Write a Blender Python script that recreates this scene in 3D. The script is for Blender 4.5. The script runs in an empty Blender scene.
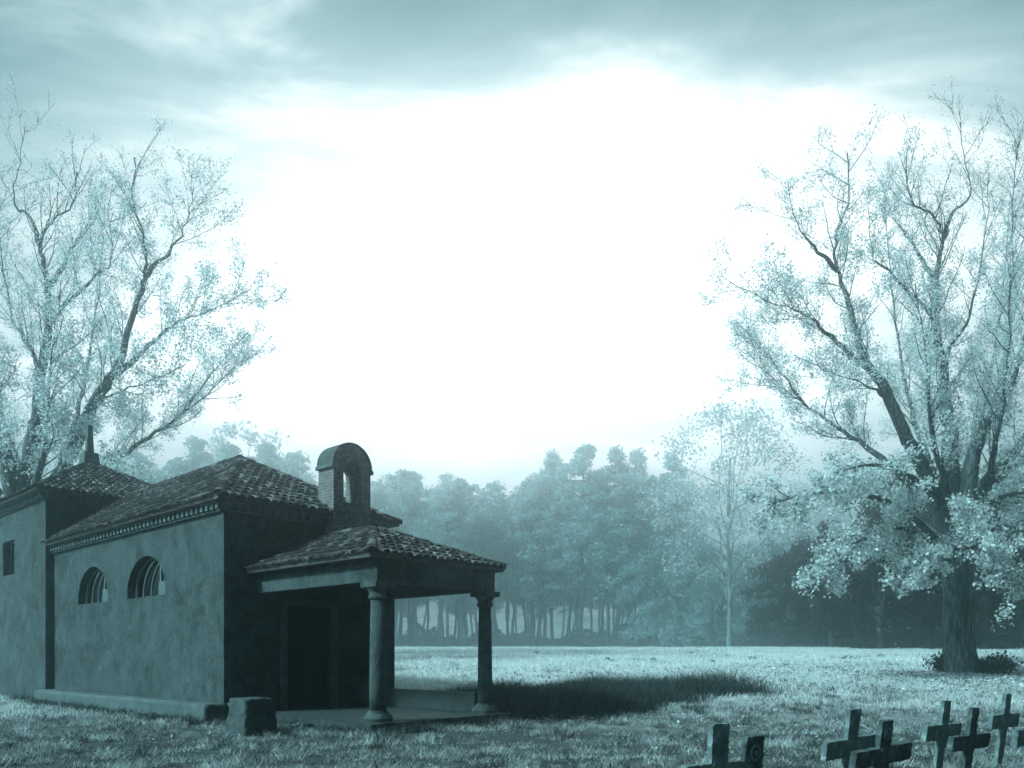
import bpy, bmesh, math, random
import numpy as np
from mathutils import Vector, Matrix

C = bpy.context.scene.collection
sc = bpy.context.scene
R = math.radians
rng = np.random.default_rng(11)

# ------------------------------------------------------------------ helpers
def link(name, me, parent=None, mat=None):
    o = bpy.data.objects.new(name, me)
    C.objects.link(o)
    if mat is not None and me is not None:
        me.materials.append(mat)
    if parent is not None:
        o.parent = parent
    return o

def tag(o, label=None, cat=None, group=None, kind=None):
    if label: o['label'] = label
    if cat: o['category'] = cat
    if group: o['group'] = group
    if kind: o['kind'] = kind
    return o

def empty(name, loc=(0, 0, 0), rz=0.0):
    o = bpy.data.objects.new(name, None)
    C.objects.link(o)
    o.location = loc
    o.rotation_euler = (0, 0, rz)
    o.empty_display_size = 0.2
    return o

class MB:
    """collects simple shapes for ONE mesh object"""
    def __init__(s):
        s.v, s.f = [], []
    def add(s, vs, fs):
        k = len(s.v)
        s.v += [tuple(p) for p in vs]
        s.f += [tuple(i + k for i in f) for f in fs]
    def box(s, x0, x1, y0, y1, z0, z1):
        s.add([(x0,y0,z0),(x1,y0,z0),(x1,y1,z0),(x0,y1,z0),(x0,y0,z1),(x1,y0,z1),(x1,y1,z1),(x0,y1,z1)],
              [(0,3,2,1),(4,5,6,7),(0,1,5,4),(1,2,6,5),(2,3,7,6),(3,0,4,7)])
    def prism(s, loop, a, b):
        """loop: list of 3D points, extruded by vector b-a added to each"""
        n = len(loop)
        d = Vector(b) - Vector(a)
        s.add([Vector(p) for p in loop] + [Vector(p) + d for p in loop],
              [tuple(range(n))[::-1], tuple(range(n, 2*n))] + [(i, (i+1) % n, n + (i+1) % n, n + i) for i in range(n)])
    def lathe(s, prof, cx, cy, seg=24):
        k = len(prof)
        vs = []
        for r, z in prof:
            for i in range(seg):
                t = 2*math.pi*i/seg
                vs.append((cx + r*math.cos(t), cy + r*math.sin(t), z))
        fs = []
        for j in range(k-1):
            for i in range(seg):
                fs.append((j*seg+i, j*seg+(i+1) % seg, (j+1)*seg+(i+1) % seg, (j+1)*seg+i))
        fs.append(tuple(range(seg))[::-1]); fs.append(tuple((k-1)*seg+i for i in range(seg)))
        s.add(vs, fs)
    def tube(s, pts, rads, sides=6):
        v, f = tube_np(np.array(pts, float), np.array(rads, float), sides)
        s.add([tuple(p) for p in v], [tuple(q) for q in f])
    def build(s, name, mat, parent=None, bevel=0.0, smooth=False):
        me = bpy.data.meshes.new(name)
        me.from_pydata(s.v, [], s.f)
        me.update()
        bm = bmesh.new(); bm.from_mesh(me)
        bmesh.ops.recalc_face_normals(bm, faces=bm.faces)
        bm.to_mesh(me); bm.free()
        if smooth:
            me.polygons.foreach_set('use_smooth', [True]*len(me.polygons))
        o = link(name, me, parent, mat)
        if bevel:
            m = o.modifiers.new('bevel', 'BEVEL'); m.width = bevel; m.segments = 2; m.limit_method = 'ANGLE'
        return o

def np_mesh(name, verts, quads, mat, parent=None, smooth=False):
    """verts Nx3, faces MxK (K = 3 or 4)"""
    me = bpy.data.meshes.new(name)
    n, (m, k) = len(verts), quads.shape
    me.vertices.add(n); me.vertices.foreach_set('co', np.ascontiguousarray(verts, dtype=np.float32).ravel())
    me.loops.add(m*k); me.loops.foreach_set('vertex_index', np.ascontiguousarray(quads, dtype=np.int32).ravel())
    me.polygons.add(m); me.polygons.foreach_set('loop_start', np.arange(0, m*k, k, dtype=np.int32))
    if smooth: me.polygons.foreach_set('use_smooth', np.ones(m, dtype=bool))
    me.update(calc_edges=True); me.validate()
    return link(name, me, parent, mat)

def tube_np(pts, rads, sides):
    n = len(pts)
    t = np.gradient(pts, axis=0)
    t /= np.linalg.norm(t, axis=1)[:, None] + 1e-9
    ref = np.where(np.abs(t[:, 2:3]) > 0.9, np.array([[1., 0, 0]]), np.array([[0, 0, 1.]]))
    if np.abs(t[:, 2]).mean() > 0.6: ref = np.tile(np.array([[1., 0.1, 0]]), (n, 1))
    else: ref = np.tile(np.array([[0.1, 0.15, 1.]]), (n, 1))
    a = np.cross(t, ref); a /= np.linalg.norm(a, axis=1)[:, None] + 1e-9
    b = np.cross(t, a)
    ang = np.linspace(0, 2*math.pi, sides, endpoint=False)
    ring = (a[:, None, :]*np.cos(ang)[None, :, None] + b[:, None, :]*np.sin(ang)[None, :, None])
    v = pts[:, None, :] + ring*rads[:, None, None]
    i = np.arange(n-1)[:, None]*sides; j = np.arange(sides)[None, :]; j2 = (j+1) % sides
    f = np.stack([i+j, i+j2, i+sides+j2, i+sides+j], axis=-1).reshape(-1, 4)
    return v.reshape(-1, 3), f

def hash2(i, j, seed):
    h = (i.astype(np.int64)*374761393 + j.astype(np.int64)*668265263 + seed*1442695041) & 0x7fffffff
    h = ((h ^ (h >> 13))*1274126177) & 0x7fffffff
    return ((h ^ (h >> 16)) & 0xffff)/65535.0
def vnoise(x, y, seed=0):
    i, j = np.floor(x), np.floor(y)
    u, v = x-i, y-j
    u, v = u*u*(3-2*u), v*v*(3-2*v)
    a, b = hash2(i, j, seed), hash2(i+1, j, seed)
    c, d = hash2(i, j+1, seed), hash2(i+1, j+1, seed)
    return (a*(1-u)+b*u)*(1-v)+(c*(1-u)+d*u)*v
def fbm(x, y, seed=0):
    return vnoise(x, y, seed)*.55+vnoise(x*2.1, y*2.1, seed+1)*.28+vnoise(x*4.3, y*4.3, seed+2)*.17
def sstep(x, a, b):
    t = np.clip((x-a)/(b-a), 0, 1); return t*t*(3-2*t)

def rough_box(x0, x1, y0, y1, z0, z1, cell, amp, top=1.0, seed=0):
    """a hewn block: subdivided, edges worn, surface uneven; top scales the upper end"""
    def ax(a, b): return np.linspace(a, b, max(2, int(round((b-a)/cell))+1))
    X, Y, Z = ax(x0, x1), ax(y0, y1), ax(z0, z1)
    idx, vs, fs = {}, [], []
    def vid(i, j, k):
        q = (i, j, k)
        if q not in idx:
            idx[q] = len(vs); vs.append([X[i], Y[j], Z[k]])
        return idx[q]
    nx, ny, nz = len(X)-1, len(Y)-1, len(Z)-1
    for i in range(nx):
        for j in range(ny):
            for k in (0, nz): fs.append((vid(i, j, k), vid(i+1, j, k), vid(i+1, j+1, k), vid(i, j+1, k)))
    for i in range(nx):
        for k in range(nz):
            for j in (0, ny): fs.append((vid(i, j, k), vid(i+1, j, k), vid(i+1, j, k+1), vid(i, j, k+1)))
    for j in range(ny):
        for k in range(nz):
            for i in (0, nx): fs.append((vid(i, j, k), vid(i, j+1, k), vid(i, j+1, k+1), vid(i, j, k+1)))
    r = random.Random(seed)
    cx, cy = (x0+x1)/2, (y0+y1)/2
    for (i, j, k), n in idx.items():
        v = vs[n]
        edge = (i in (0, nx))+(j in (0, ny))+(k in (0, nz))
        f = 1+(top-1)*(v[2]-z0)/(z1-z0)
        v[0] = cx+(v[0]-cx)*f; v[1] = cy+(v[1]-cy)*f
        w = amp*(0 if edge < 2 else r.random()**3*1.6 if edge == 2 else 1.3*r.random()+.5)
        for a, (lo, hi) in enumerate(((x0, x1), (y0, y1), (z0, z1))):
            m = (lo+hi)/2
            v[a] += r.uniform(-.35, .35)*amp - (w if v[a] > m else -w)
    return vs, fs

# ------------------------------------------------------------------ materials
def mat_new(name):
    m = bpy.data.materials.new(name); m.use_nodes = True
    nt = m.node_tree
    for n in list(nt.nodes): nt.nodes.remove(n)
    out = nt.nodes.new('ShaderNodeOutputMaterial')
    return m, nt, out

def N(nt, typ, **kw):
    n = nt.nodes.new(typ)
    for k, v in kw.items():
        if k in n.inputs: n.inputs[k].default_value = v
        else: setattr(n, k, v)
    return n

def noisy(name, stops, scale=3.0, detail=8.0, rough=0.9, bump=0.3, bump_scale=30.0, bump_dist=0.02, spec=0.25,
          stretch=(1, 1, 1), second=None):
    """two octaves of object-space noise through a colour ramp + fine bump"""
    m, nt, out = mat_new(name)
    tc = N(nt, 'ShaderNodeTexCoord')
    mp = N(nt, 'ShaderNodeMapping'); mp.inputs['Scale'].default_value = stretch
    nt.links.new(tc.outputs['Object'], mp.inputs['Vector'])
    n1 = N(nt, 'ShaderNodeTexNoise', Scale=scale, Detail=detail, Roughness=0.65)
    nt.links.new(mp.outputs[0], n1.inputs['Vector'])
    r = N(nt, 'ShaderNodeValToRGB')
    el = r.color_ramp.elements
    while len(el) > 1: el.remove(el[-1])
    for i, (p, c) in enumerate(stops):
        e = el[0] if i == 0 else el.new(p)
        e.position = p; e.color = (*c, 1) if len(c) == 3 else c
    nt.links.new(n1.outputs['Fac'], r.inputs['Fac'])
    col = r.outputs['Color']
    if second:
        s2, lo, hi, dark = second
        n3 = N(nt, 'ShaderNodeTexNoise', Scale=s2, Detail=6.0, Roughness=0.6)
        nt.links.new(tc.outputs['Object'], n3.inputs['Vector'])
        mr = N(nt, 'ShaderNodeMapRange'); mr.inputs[1].default_value = lo; mr.inputs[2].default_value = hi
        mr.inputs[3].default_value = dark; mr.inputs[4].default_value = 1.0
        nt.links.new(n3.outputs['Fac'], mr.inputs[0])
        mx = N(nt, 'ShaderNodeMix', data_type='RGBA', blend_type='MULTIPLY'); mx.inputs[0].default_value = 1.0
        nt.links.new(col, mx.inputs[6]); nt.links.new(mr.outputs[0], mx.inputs[7])
        col = mx.outputs[2]
    p = N(nt, 'ShaderNodeBsdfPrincipled', Roughness=rough)
    p.inputs['Specular IOR Level'].default_value = spec
    nt.links.new(col, p.inputs['Base Color'])
    n2 = N(nt, 'ShaderNodeTexNoise', Scale=bump_scale, Detail=6.0)
    nt.links.new(mp.outputs[0], n2.inputs['Vector'])
    b = N(nt, 'ShaderNodeBump', Strength=bump, Distance=bump_dist)
    nt.links.new(n2.outputs['Fac'], b.inputs['Height'])
    nt.links.new(b.outputs[0], p.inputs['Normal'])
    nt.links.new(p.outputs[0], out.inputs[0])
    return m

def g(v, t=(.72, 1, 1.02)): return (v*t[0], v*t[1], v*t[2])

M = {}
def plaster_mat():
    m, nt, out = mat_new('plaster')
    tc = N(nt, 'ShaderNodeTexCoord'); V = tc.outputs['Object']
    def nz(scale, stretch=(1, 1, 1), detail=10.0, rough=.62, dist=0.0):
        mp = N(nt, 'ShaderNodeMapping'); mp.inputs['Scale'].default_value = stretch; nt.links.new(V, mp.inputs[0])
        n = N(nt, 'ShaderNodeTexNoise', Scale=scale, Detail=detail, Roughness=rough, Distortion=dist); nt.links.new(mp.outputs[0], n.inputs['Vector'])
        return n.outputs['Fac']
    def mr(x, a, b, c, d):
        n = N(nt, 'ShaderNodeMapRange'); nt.links.new(x, n.inputs[0])
        for k, q in enumerate((a, b, c, d)): n.inputs[k+1].default_value = q
        return n.outputs[0]
    def mul(a, b):
        n = N(nt, 'ShaderNodeMath', operation='MULTIPLY'); nt.links.new(a, n.inputs[0]); nt.links.new(b, n.inputs[1]); return n.outputs[0]
    r = N(nt, 'ShaderNodeValToRGB'); e = r.color_ramp.elements
    e[0].position = .32; e[0].color = (*g(.048), 1); e[1].position = .7; e[1].color = (*g(.11), 1)
    x = e.new(.47); x.color = (*g(.077), 1); x = e.new(.56); x.color = (*g(.088), 1)
    nt.links.new(nz(1.7, dist=.6), r.inputs[0])
    f = mul(mr(nz(5.5, (1, 1, .3)), .40, .62, .82, 1.04), mr(nz(9, detail=12.0, rough=.7), .36, .55, .68, 1.1))
    f = mul(f, mr(nz(.75, dist=1.2), .41, .50, .70, 1.03))                # big stained patches with an outline
    f = mul(f, mr(nz(30, detail=4.0), .32, .5, .7, 1.0))
    vo = N(nt, 'ShaderNodeTexVoronoi', feature='DISTANCE_TO_EDGE', Scale=.9)
    mpv = N(nt, 'ShaderNodeMapping'); nt.links.new(V, mpv.inputs[0])
    dn = N(nt, 'ShaderNodeTexNoise', Scale=2.5, Detail=6.0); nt.links.new(V, dn.inputs['Vector'])
    av = N(nt, 'ShaderNodeVectorMath', operation='MULTIPLY_ADD'); av.inputs[1].default_value = (.6, .6, .6); nt.links.new(dn.outputs['Color'], av.inputs[0]); nt.links.new(V, av.inputs[2])
    nt.links.new(av.outputs[0], vo.inputs['Vector'])
    crack = mr(vo.outputs['Distance'], .0, .012, .45, 1.0)
    cm = mr(nz(.6), .50, .56, 0.0, 1.0)
    ck = N(nt, 'ShaderNodeMix', data_type='FLOAT'); ck.inputs[2].default_value = 1.0; nt.links.new(cm, ck.inputs[0]); nt.links.new(crack, ck.inputs[3])
    f = mul(f, ck.outputs[0])
    mx = N(nt, 'ShaderNodeMix', data_type='RGBA', blend_type='MULTIPLY'); mx.inputs[0].default_value = 1.0
    nt.links.new(r.outputs[0], mx.inputs[6]); nt.links.new(f, mx.inputs[7])
    p = N(nt, 'ShaderNodeBsdfPrincipled', Roughness=.95); p.inputs['Specular IOR Level'].default_value = .15
    nt.links.new(mx.outputs[2], p.inputs['Base Color'])
    b = N(nt, 'ShaderNodeBump', Strength=.7, Distance=.03); nt.links.new(nz(7, detail=12.0, rough=.7), b.inputs['Height']); nt.links.new(b.outputs[0], p.inputs['Normal'])
    nt.links.new(p.outputs[0], out.inputs[0]); return m
M['plaster'] = plaster_mat()
M['stone'] = noisy('stone', [(0.3, g(.06)), (0.5, g(.1)), (0.7, g(.14))], scale=4, bump=.5, bump_scale=18, bump_dist=.02)
M['shaded_stone'] = noisy('shaded_stone', [(0.3, g(.02)), (0.5, g(.04)), (0.7, g(.06))], scale=4, bump=.5, bump_scale=18, bump_dist=.02)  # same stone darkened, the porch's shade put into its colour
M['block'] = noisy('block_stone', [(0.3, g(.03)), (0.5, g(.06)), (0.7, g(.10))], scale=5, bump=.8, bump_scale=12, bump_dist=.04)
M['door_wood'] = noisy('door_wood', [(0.3, g(.008)), (0.6, g(.02)), (0.8, g(.04))], scale=6, bump=.5, bump_scale=25, bump_dist=.01, stretch=(4, 4, .5))
M['wood'] = noisy('old_wood', [(0.3, g(.025)), (0.55, g(.05)), (0.75, g(.08))], scale=6, bump=.5, bump_scale=25, bump_dist=.01, stretch=(4, 4, .5))
M['bar'] = noisy('weathered_bar', [(0.3, g(.1)), (0.7, g(.16))], scale=8, bump=.2)
M['dark_void'] = noisy('dark_pane', [(0.3, g(.006)), (0.7, g(.014))], scale=3, rough=.35, bump=.05)
M['iron'] = noisy('iron', [(0.3, g(.008)), (0.7, g(.02))], scale=10, rough=.7, bump=.2)
M['cross_stone'] = noisy('cross_stone', [(0.3, g(.07)), (0.44, g(.13)), (0.58, g(.2)), (0.74, g(.5, (.9, 1, 1)))], scale=9, bump=.6, bump_scale=40, bump_dist=.01)
M['dark_cross'] = noisy('dark_cross_stone', [(0.3, g(.025)), (0.46, g(.055)), (0.6, g(.11)), (0.76, g(.4, (.9, 1, 1)))], scale=9, bump=.6, bump_scale=40, bump_dist=.01)
M['badge'] = noisy('badge_metal', [(0.3, g(.10)), (0.7, g(.2))], scale=12, rough=.5, bump=.2)
M['bark'] = noisy('bark', [(0.34, g(.012)), (0.47, g(.04)), (0.58, g(.13)), (0.74, g(.3))], scale=9, bump=1.0, bump_scale=11, bump_dist=.08, stretch=(1.6, 1.6, .22))
M['far_bark'] = noisy('far_bark', [(0.3, g(.02)), (0.7, g(.06))], scale=4, bump=.4, stretch=(2, 2, .3))
M['pale_bark'] = noisy('pale_bark', [(0.3, g(.10)), (0.7, g(.24))], scale=3, bump=.3, stretch=(2, 2, .5))

def tile_mat():
    m, nt, out = mat_new('roof_tile')
    geo = N(nt, 'ShaderNodeNewGeometry'); tc = N(nt, 'ShaderNodeTexCoord')
    r = N(nt, 'ShaderNodeValToRGB'); e = r.color_ramp.elements
    e[0].color = (.015, .015, .015, 1); e[1].color = (.16, .16, .16, 1); e[1].position = 1
    x = e.new(.6); x.color = (.045, .045, .045, 1)
    nt.links.new(geo.outputs['Random Per Island'], r.inputs[0])
    n = N(nt, 'ShaderNodeTexNoise', Scale=9.0, Detail=8.0); nt.links.new(tc.outputs['Object'], n.inputs['Vector'])
    mr = N(nt, 'ShaderNodeMapRange'); mr.inputs[1].default_value = .3; mr.inputs[2].default_value = .7; mr.inputs[3].default_value = .45; mr.inputs[4].default_value = 1.25
    nt.links.new(n.outputs['Fac'], mr.inputs[0])
    mx = N(nt, 'ShaderNodeMix', data_type='RGBA', blend_type='MULTIPLY'); mx.inputs[0].default_value = 1
    nt.links.new(r.outputs[0], mx.inputs[6]); nt.links.new(mr.outputs[0], mx.inputs[7])
    p = N(nt, 'ShaderNodeBsdfPrincipled', Roughness=.9); p.inputs['Specular IOR Level'].default_value = .2
    nt.links.new(mx.outputs[2], p.inputs['Base Color'])
    b = N(nt, 'ShaderNodeBump', Strength=.5, Distance=.02); nt.links.new(n.outputs['Fac'], b.inputs['Height']); nt.links.new(b.outputs[0], p.inputs['Normal'])
    nt.links.new(p.outputs[0], out.inputs[0]); return m
M['tile'] = tile_mat()

def brick_mat():
    m, nt, out = mat_new('brick')
    tc = N(nt, 'ShaderNodeTexCoord'); s = N(nt, 'ShaderNodeSeparateXYZ'); c = N(nt, 'ShaderNodeCombineXYZ')
    nt.links.new(tc.outputs['Object'], s.inputs[0])
    a = N(nt, 'ShaderNodeMath', operation='ADD'); nt.links.new(s.outputs[0], a.inputs[0]); nt.links.new(s.outputs[1], a.inputs[1])
    nt.links.new(a.outputs[0], c.inputs[0]); nt.links.new(s.outputs[2], c.inputs[1])
    b = N(nt, 'ShaderNodeTexBrick', Scale=1.0)
    b.inputs['Color1'].default_value = (.09, .09, .09, 1); b.inputs['Color2'].default_value = (.16, .16, .16, 1); b.inputs['Mortar'].default_value = (.2, .2, .2, 1)
    b.inputs['Mortar Size'].default_value = .012; b.inputs['Brick Width'].default_value = .26; b.inputs['Row Height'].default_value = .075
    nt.links.new(c.outputs[0], b.inputs['Vector'])
    n = N(nt, 'ShaderNodeTexNoise', Scale=7.0, Detail=8.0); nt.links.new(tc.outputs['Object'], n.inputs['Vector'])
    mr = N(nt, 'ShaderNodeMapRange'); mr.inputs[1].default_value = .3; mr.inputs[2].default_value = .7; mr.inputs[3].default_value = .55; mr.inputs[4].default_value = 1.2
    nt.links.new(n.outputs['Fac'], mr.inputs[0])
    mx = N(nt, 'ShaderNodeMix', data_type='RGBA', blend_type='MULTIPLY'); mx.inputs[0].default_value = 1
    nt.links.new(b.outputs['Color'], mx.inputs[6]); nt.links.new(mr.outputs[0], mx.inputs[7])
    p = N(nt, 'ShaderNodeBsdfPrincipled', Roughness=.92)
    nt.links.new(mx.outputs[2], p.inputs['Base Color'])
    bp = N(nt, 'ShaderNodeBump', Strength=.7, Distance=.02, invert=True); nt.links.new(b.outputs['Fac'], bp.inputs['Height']); nt.links.new(bp.outputs[0], p.inputs['Normal'])
    nt.links.new(p.outputs[0], out.inputs[0]); return m
M['brick'] = brick_mat()

def leaf_mat(name, lo, hi, trans=.45, tint=(.9, 1, 1), rough=.5, patch=None):
    m, nt, out = mat_new(name)
    geo = N(nt, 'ShaderNodeNewGeometry')
    r = N(nt, 'ShaderNodeValToRGB'); e = r.color_ramp.elements
    e[0].color = (*g(lo, tint), 1); e[1].color = (*g(hi, tint), 1)
    nt.links.new(geo.outputs['Random Per Island'], r.inputs[0])
    col = r.outputs[0]
    if patch:
        sc_, dark = patch
        tc = N(nt, 'ShaderNodeTexCoord')
        n = N(nt, 'ShaderNodeTexNoise', Scale=sc_, Detail=5.0, Roughness=.6); nt.links.new(tc.outputs['Object'], n.inputs['Vector'])
        mr = N(nt, 'ShaderNodeMapRange'); mr.inputs[1].default_value = .36; mr.inputs[2].default_value = .6; mr.inputs[3].default_value = dark; mr.inputs[4].default_value = 1.0
        nt.links.new(n.outputs['Fac'], mr.inputs[0])
        mx = N(nt, 'ShaderNodeMix', data_type='RGBA', blend_type='MULTIPLY'); mx.inputs[0].default_value = 1
        nt.links.new(col, mx.inputs[6]); nt.links.new(mr.outputs[0], mx.inputs[7]); col = mx.outputs[2]
    d = N(nt, 'ShaderNodeBsdfDiffuse'); t = N(nt, 'ShaderNodeBsdfTranslucent'); x = N(nt, 'ShaderNodeMixShader'); x.inputs[0].default_value = trans
    nt.links.new(col, d.inputs[0]); nt.links.new(col, t.inputs[0])
    nt.links.new(d.outputs[0], x.inputs[1]); nt.links.new(t.outputs[0], x.inputs[2])
    nt.links.new(x.outputs[0], out.inputs[0]); return m
M['frost_leaf'] = leaf_mat('frosted_leaf', .36, .97, .48)
M['top_lit'] = leaf_mat('top_lit_leaf', .62, .98, .55)  # paler leaf copy, light on the crown top put into the colour
M['pine_leaf'] = leaf_mat('pine_needles', .25, .72, .45, tint=(.66, 1, 1))
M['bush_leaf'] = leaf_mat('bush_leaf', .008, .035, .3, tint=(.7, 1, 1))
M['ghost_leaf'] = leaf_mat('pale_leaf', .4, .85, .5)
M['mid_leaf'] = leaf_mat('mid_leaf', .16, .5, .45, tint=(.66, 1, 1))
M['field_grass'] = leaf_mat('field_grass', .7, .97, .45, patch=(.35, .75))
M['lawn_grass'] = leaf_mat('lawn_grass', .10, .95, .4, patch=(1.7, .10))  # darker than the field grass, part of the near vignette painted in
M['tall_grass'] = leaf_mat('tall_grass', .006, .13, .3, tint=(.7, 1, 1))  # near-black, the shadow beside the porch is put into the blade colour
M['litter'] = leaf_mat('leaf_litter', .08, .7, .2)

def ground_mat():
    m, nt, out = mat_new('ground_soil')
    tc = N(nt, 'ShaderNodeTexCoord')
    s = N(nt, 'ShaderNodeSeparateXYZ'); nt.links.new(tc.outputs['Object'], s.inputs[0])
    n1 = N(nt, 'ShaderNodeTexNoise', Scale=5.0, Detail=9.0, Roughness=.7); nt.links.new(tc.outputs['Object'], n1.inputs['Vector'])
    n2 = N(nt, 'ShaderNodeTexNoise', Scale=.35, Detail=6.0, Roughness=.6); nt.links.new(tc.outputs['Object'], n2.inputs['Vector'])
    r1 = N(nt, 'ShaderNodeValToRGB'); e = r1.color_ramp.elements
    e[0].position = .35; e[0].color = (.012, .016, .016, 1); e[1].position = .68; e[1].color = (.11, .13, .13, 1)
    nt.links.new(n1.outputs['Fac'], r1.inputs[0])
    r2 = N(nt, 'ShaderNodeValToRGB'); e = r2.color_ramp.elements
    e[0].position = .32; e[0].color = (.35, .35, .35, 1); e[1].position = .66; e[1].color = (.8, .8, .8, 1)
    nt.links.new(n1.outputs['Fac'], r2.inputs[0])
    # pale field starts about twenty metres out; nearer soil has a vignette painted in
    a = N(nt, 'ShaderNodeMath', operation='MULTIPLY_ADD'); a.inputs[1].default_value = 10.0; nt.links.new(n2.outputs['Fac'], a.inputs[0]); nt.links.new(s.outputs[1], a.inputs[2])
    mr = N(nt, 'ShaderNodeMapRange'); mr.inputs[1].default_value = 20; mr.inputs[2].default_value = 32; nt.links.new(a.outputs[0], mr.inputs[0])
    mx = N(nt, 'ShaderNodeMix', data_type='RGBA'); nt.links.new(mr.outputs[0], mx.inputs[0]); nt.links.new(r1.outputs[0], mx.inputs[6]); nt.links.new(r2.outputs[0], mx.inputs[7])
    p = N(nt, 'ShaderNodeBsdfPrincipled', Roughness=.95); p.inputs['Specular IOR Level'].default_value = .1
    nt.links.new(mx.outputs[2], p.inputs['Base Color'])
    b = N(nt, 'ShaderNodeBump', Strength=.8, Distance=.08); nt.links.new(n1.outputs['Fac'], b.inputs['Height']); nt.links.new(b.outputs[0], p.inputs['Normal'])
    nt.links.new(p.outputs[0], out.inputs[0]); return m
M['ground'] = ground_mat()

# ------------------------------------------------------------------ layout frame
F, HOR, EYE = 772.0, 656.0, 1.5
def at(px, py, Y): return Vector(((px-512)/F*Y, Y, EYE-(py-HOR)/F*Y))
A = Vector((-6.55, 17.55, 0)); VA = R(48.2)
vx, vy = math.cos(VA), math.sin(VA)
def pq(x, y):
    dx, dy = x-A.x, y-A.y
    return dx*vx+dy*vy, -(-dx*vy+dy*vx)         # along the front, out from the front

def terr(x, y):
    x = np.asarray(x, float); y = np.asarray(y, float)
    p, q = pq(x, y)
    d = np.maximum(y-17.0, 0)
    rise = 2.55*(1-np.exp(-(d*d/(d+5.0))/25.0))
    rise = rise*sstep(p, 5.2, 11.0)
    away = sstep(np.maximum(np.maximum(p-5.0, -1.2-p), np.maximum(q-5.2, -19-q)), 0.0, 3.0)
    bump = (fbm(x*.35, y*.35, 5)-.5)*.16*away + (vnoise(x*1.6, y*1.6, 9)-.5)*.05*away
    return rise+bump

# ------------------------------------------------------------------ ground
def axis(lo, hi, d0, d1, step, grow):
    a = list(np.arange(d0, d1, step)); s = step
    while a[-1] < hi: s *= grow; a.append(a[-1]+s)
    a[-1] = hi; s = step
    while a[0] > lo: s *= grow; a.insert(0, a[0]-s)
    a[0] = lo
    return np.array(a)
gx = axis(-200, 200, -24, 26, .3, 1.12); gy = axis(-60, 330, 4, 40, .3, 1.1)
GX, GY = np.meshgrid(gx, gy)
GZ = terr(GX, GY)
nv, nu = GX.shape
ii = (np.arange(nv-1)[:, None]*nu+np.arange(nu-1)[None, :])
quads = np.stack([ii, ii+1, ii+nu+1, ii+nu], -1).reshape(-1, 4)
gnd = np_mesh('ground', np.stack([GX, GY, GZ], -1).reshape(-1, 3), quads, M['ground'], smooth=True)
tag(gnd, 'frosty uneven churchyard ground rising to the far treeline', 'ground', kind='structure')

# ------------------------------------------------------------------ grass (stuff)
def blades(x, y, h, w, lean, bend=True):
    n = len(x); z = terr(x, y)-.01
    a = rng.uniform(0, 2*math.pi, n); fa = rng.uniform(0, 2*math.pi, n)
    wx, wy = np.cos(a)*w*.5, np.sin(a)*w*.5
    lx, ly = np.cos(fa)*lean*h, np.sin(fa)*lean*h
    b0 = np.stack([x-wx, y-wy, z], -1); b1 = np.stack([x+wx, y+wy, z], -1)
    if not bend:
        t = np.stack([x+lx, y+ly, z+h], -1)
        return np.stack([b0, b1, t], 1).reshape(-1, 3), np.arange(3*n).reshape(-1, 3)
    m0 = np.stack([x-wx*.7+lx*.35, y-wy*.7+ly*.35, z+h*.6], -1); m1 = np.stack([x+wx*.7+lx*.35, y+wy*.7+ly*.35, z+h*.6], -1)
    t = np.stack([x+lx, y+ly, z+h], -1)
    v = np.stack([b0, b1, m1, m0, t], 1).reshape(-1, 3)
    k = np.arange(n)[:, None]*5
    f = np.concatenate([k+np.array([[0, 1, 2]]), k+np.array([[0, 2, 3]]), k+np.array([[3, 2, 4]])], 1).reshape(-1, 3)
    return v, f

def wedge(n, y0, y1, pw=1.0, side=.78):
    y = y0*(y1/y0)**rng.random(n)**pw if False else (y0**(2-pw)+(y1**(2-pw)-y0**(2-pw))*rng.random(n))**(1/(2-pw))
    x = rng.uniform(-1, 1, n)*(side*y+2.5)
    return x, y
def clear(x, y):
    p, q = pq(x, y)
    ins = ((p > -.62) & (p < 4.7) & (q < .25) & (q > -11.1)) | ((p > -.3) & (p < 5.1) & (q < -10.9) & (q > -18.5)) | ((p > .4) & (p < 4.55) & (q > -.1) & (q < 4.85))
    return ~ins

def field():
    x, y = wedge(520000, 17, 165, 1.4)
    edge = 20+8*(fbm(x*.25, y*.25, 3)-.4)
    keep = clear(x, y) & (rng.random(len(x)) < sstep(y, edge-3, edge+4))
    x, y = x[keep], y[keep]
    hn = fbm(x*.8, y*.8, 21)
    h = (.05+.20*hn**1.5)*rng.uniform(.6, 1.4, len(x)); w = .0013*y*rng.uniform(.7, 1.5, len(x))
    v, f = blades(x, y, h, w, rng.uniform(.1, .8, len(x)), False)
    o = np_mesh('field_grass', v, f, M['field_grass'])
    tag(o, 'pale frosted grass covering the open field before the trees', 'grass', kind='stuff')
def lawn():
    x, y = wedge(420000, 4.5, 27, .9)
    edge = 20+8*(fbm(x*.25, y*.25, 3)-.4)
    cl = .5*fbm(x*1.1, y*1.1, 33)+.5*fbm(x*3.2, y*3.2, 37)
    keep = clear(x, y) & (rng.random(len(x)) < (1-.85*sstep(y, edge-2, edge+5))*(.12+.88*sstep(cl, .40, .56)))
    x, y, cl = x[keep], y[keep], cl[keep]
    h = (.015+.11*sstep(cl, .38, .66))*rng.uniform(.5, 1.5, len(x)); w = (.006+.0009*y)*rng.uniform(.6, 1.4, len(x))
    v, f = blades(x, y, h, w, rng.uniform(.3, 1.6, len(x)), False)
    o = np_mesh('lawn_grass', v, f, M['lawn_grass'])
    tag(o, 'short clumpy frosted grass around the chapel and grave crosses', 'grass', kind='stuff')
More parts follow.
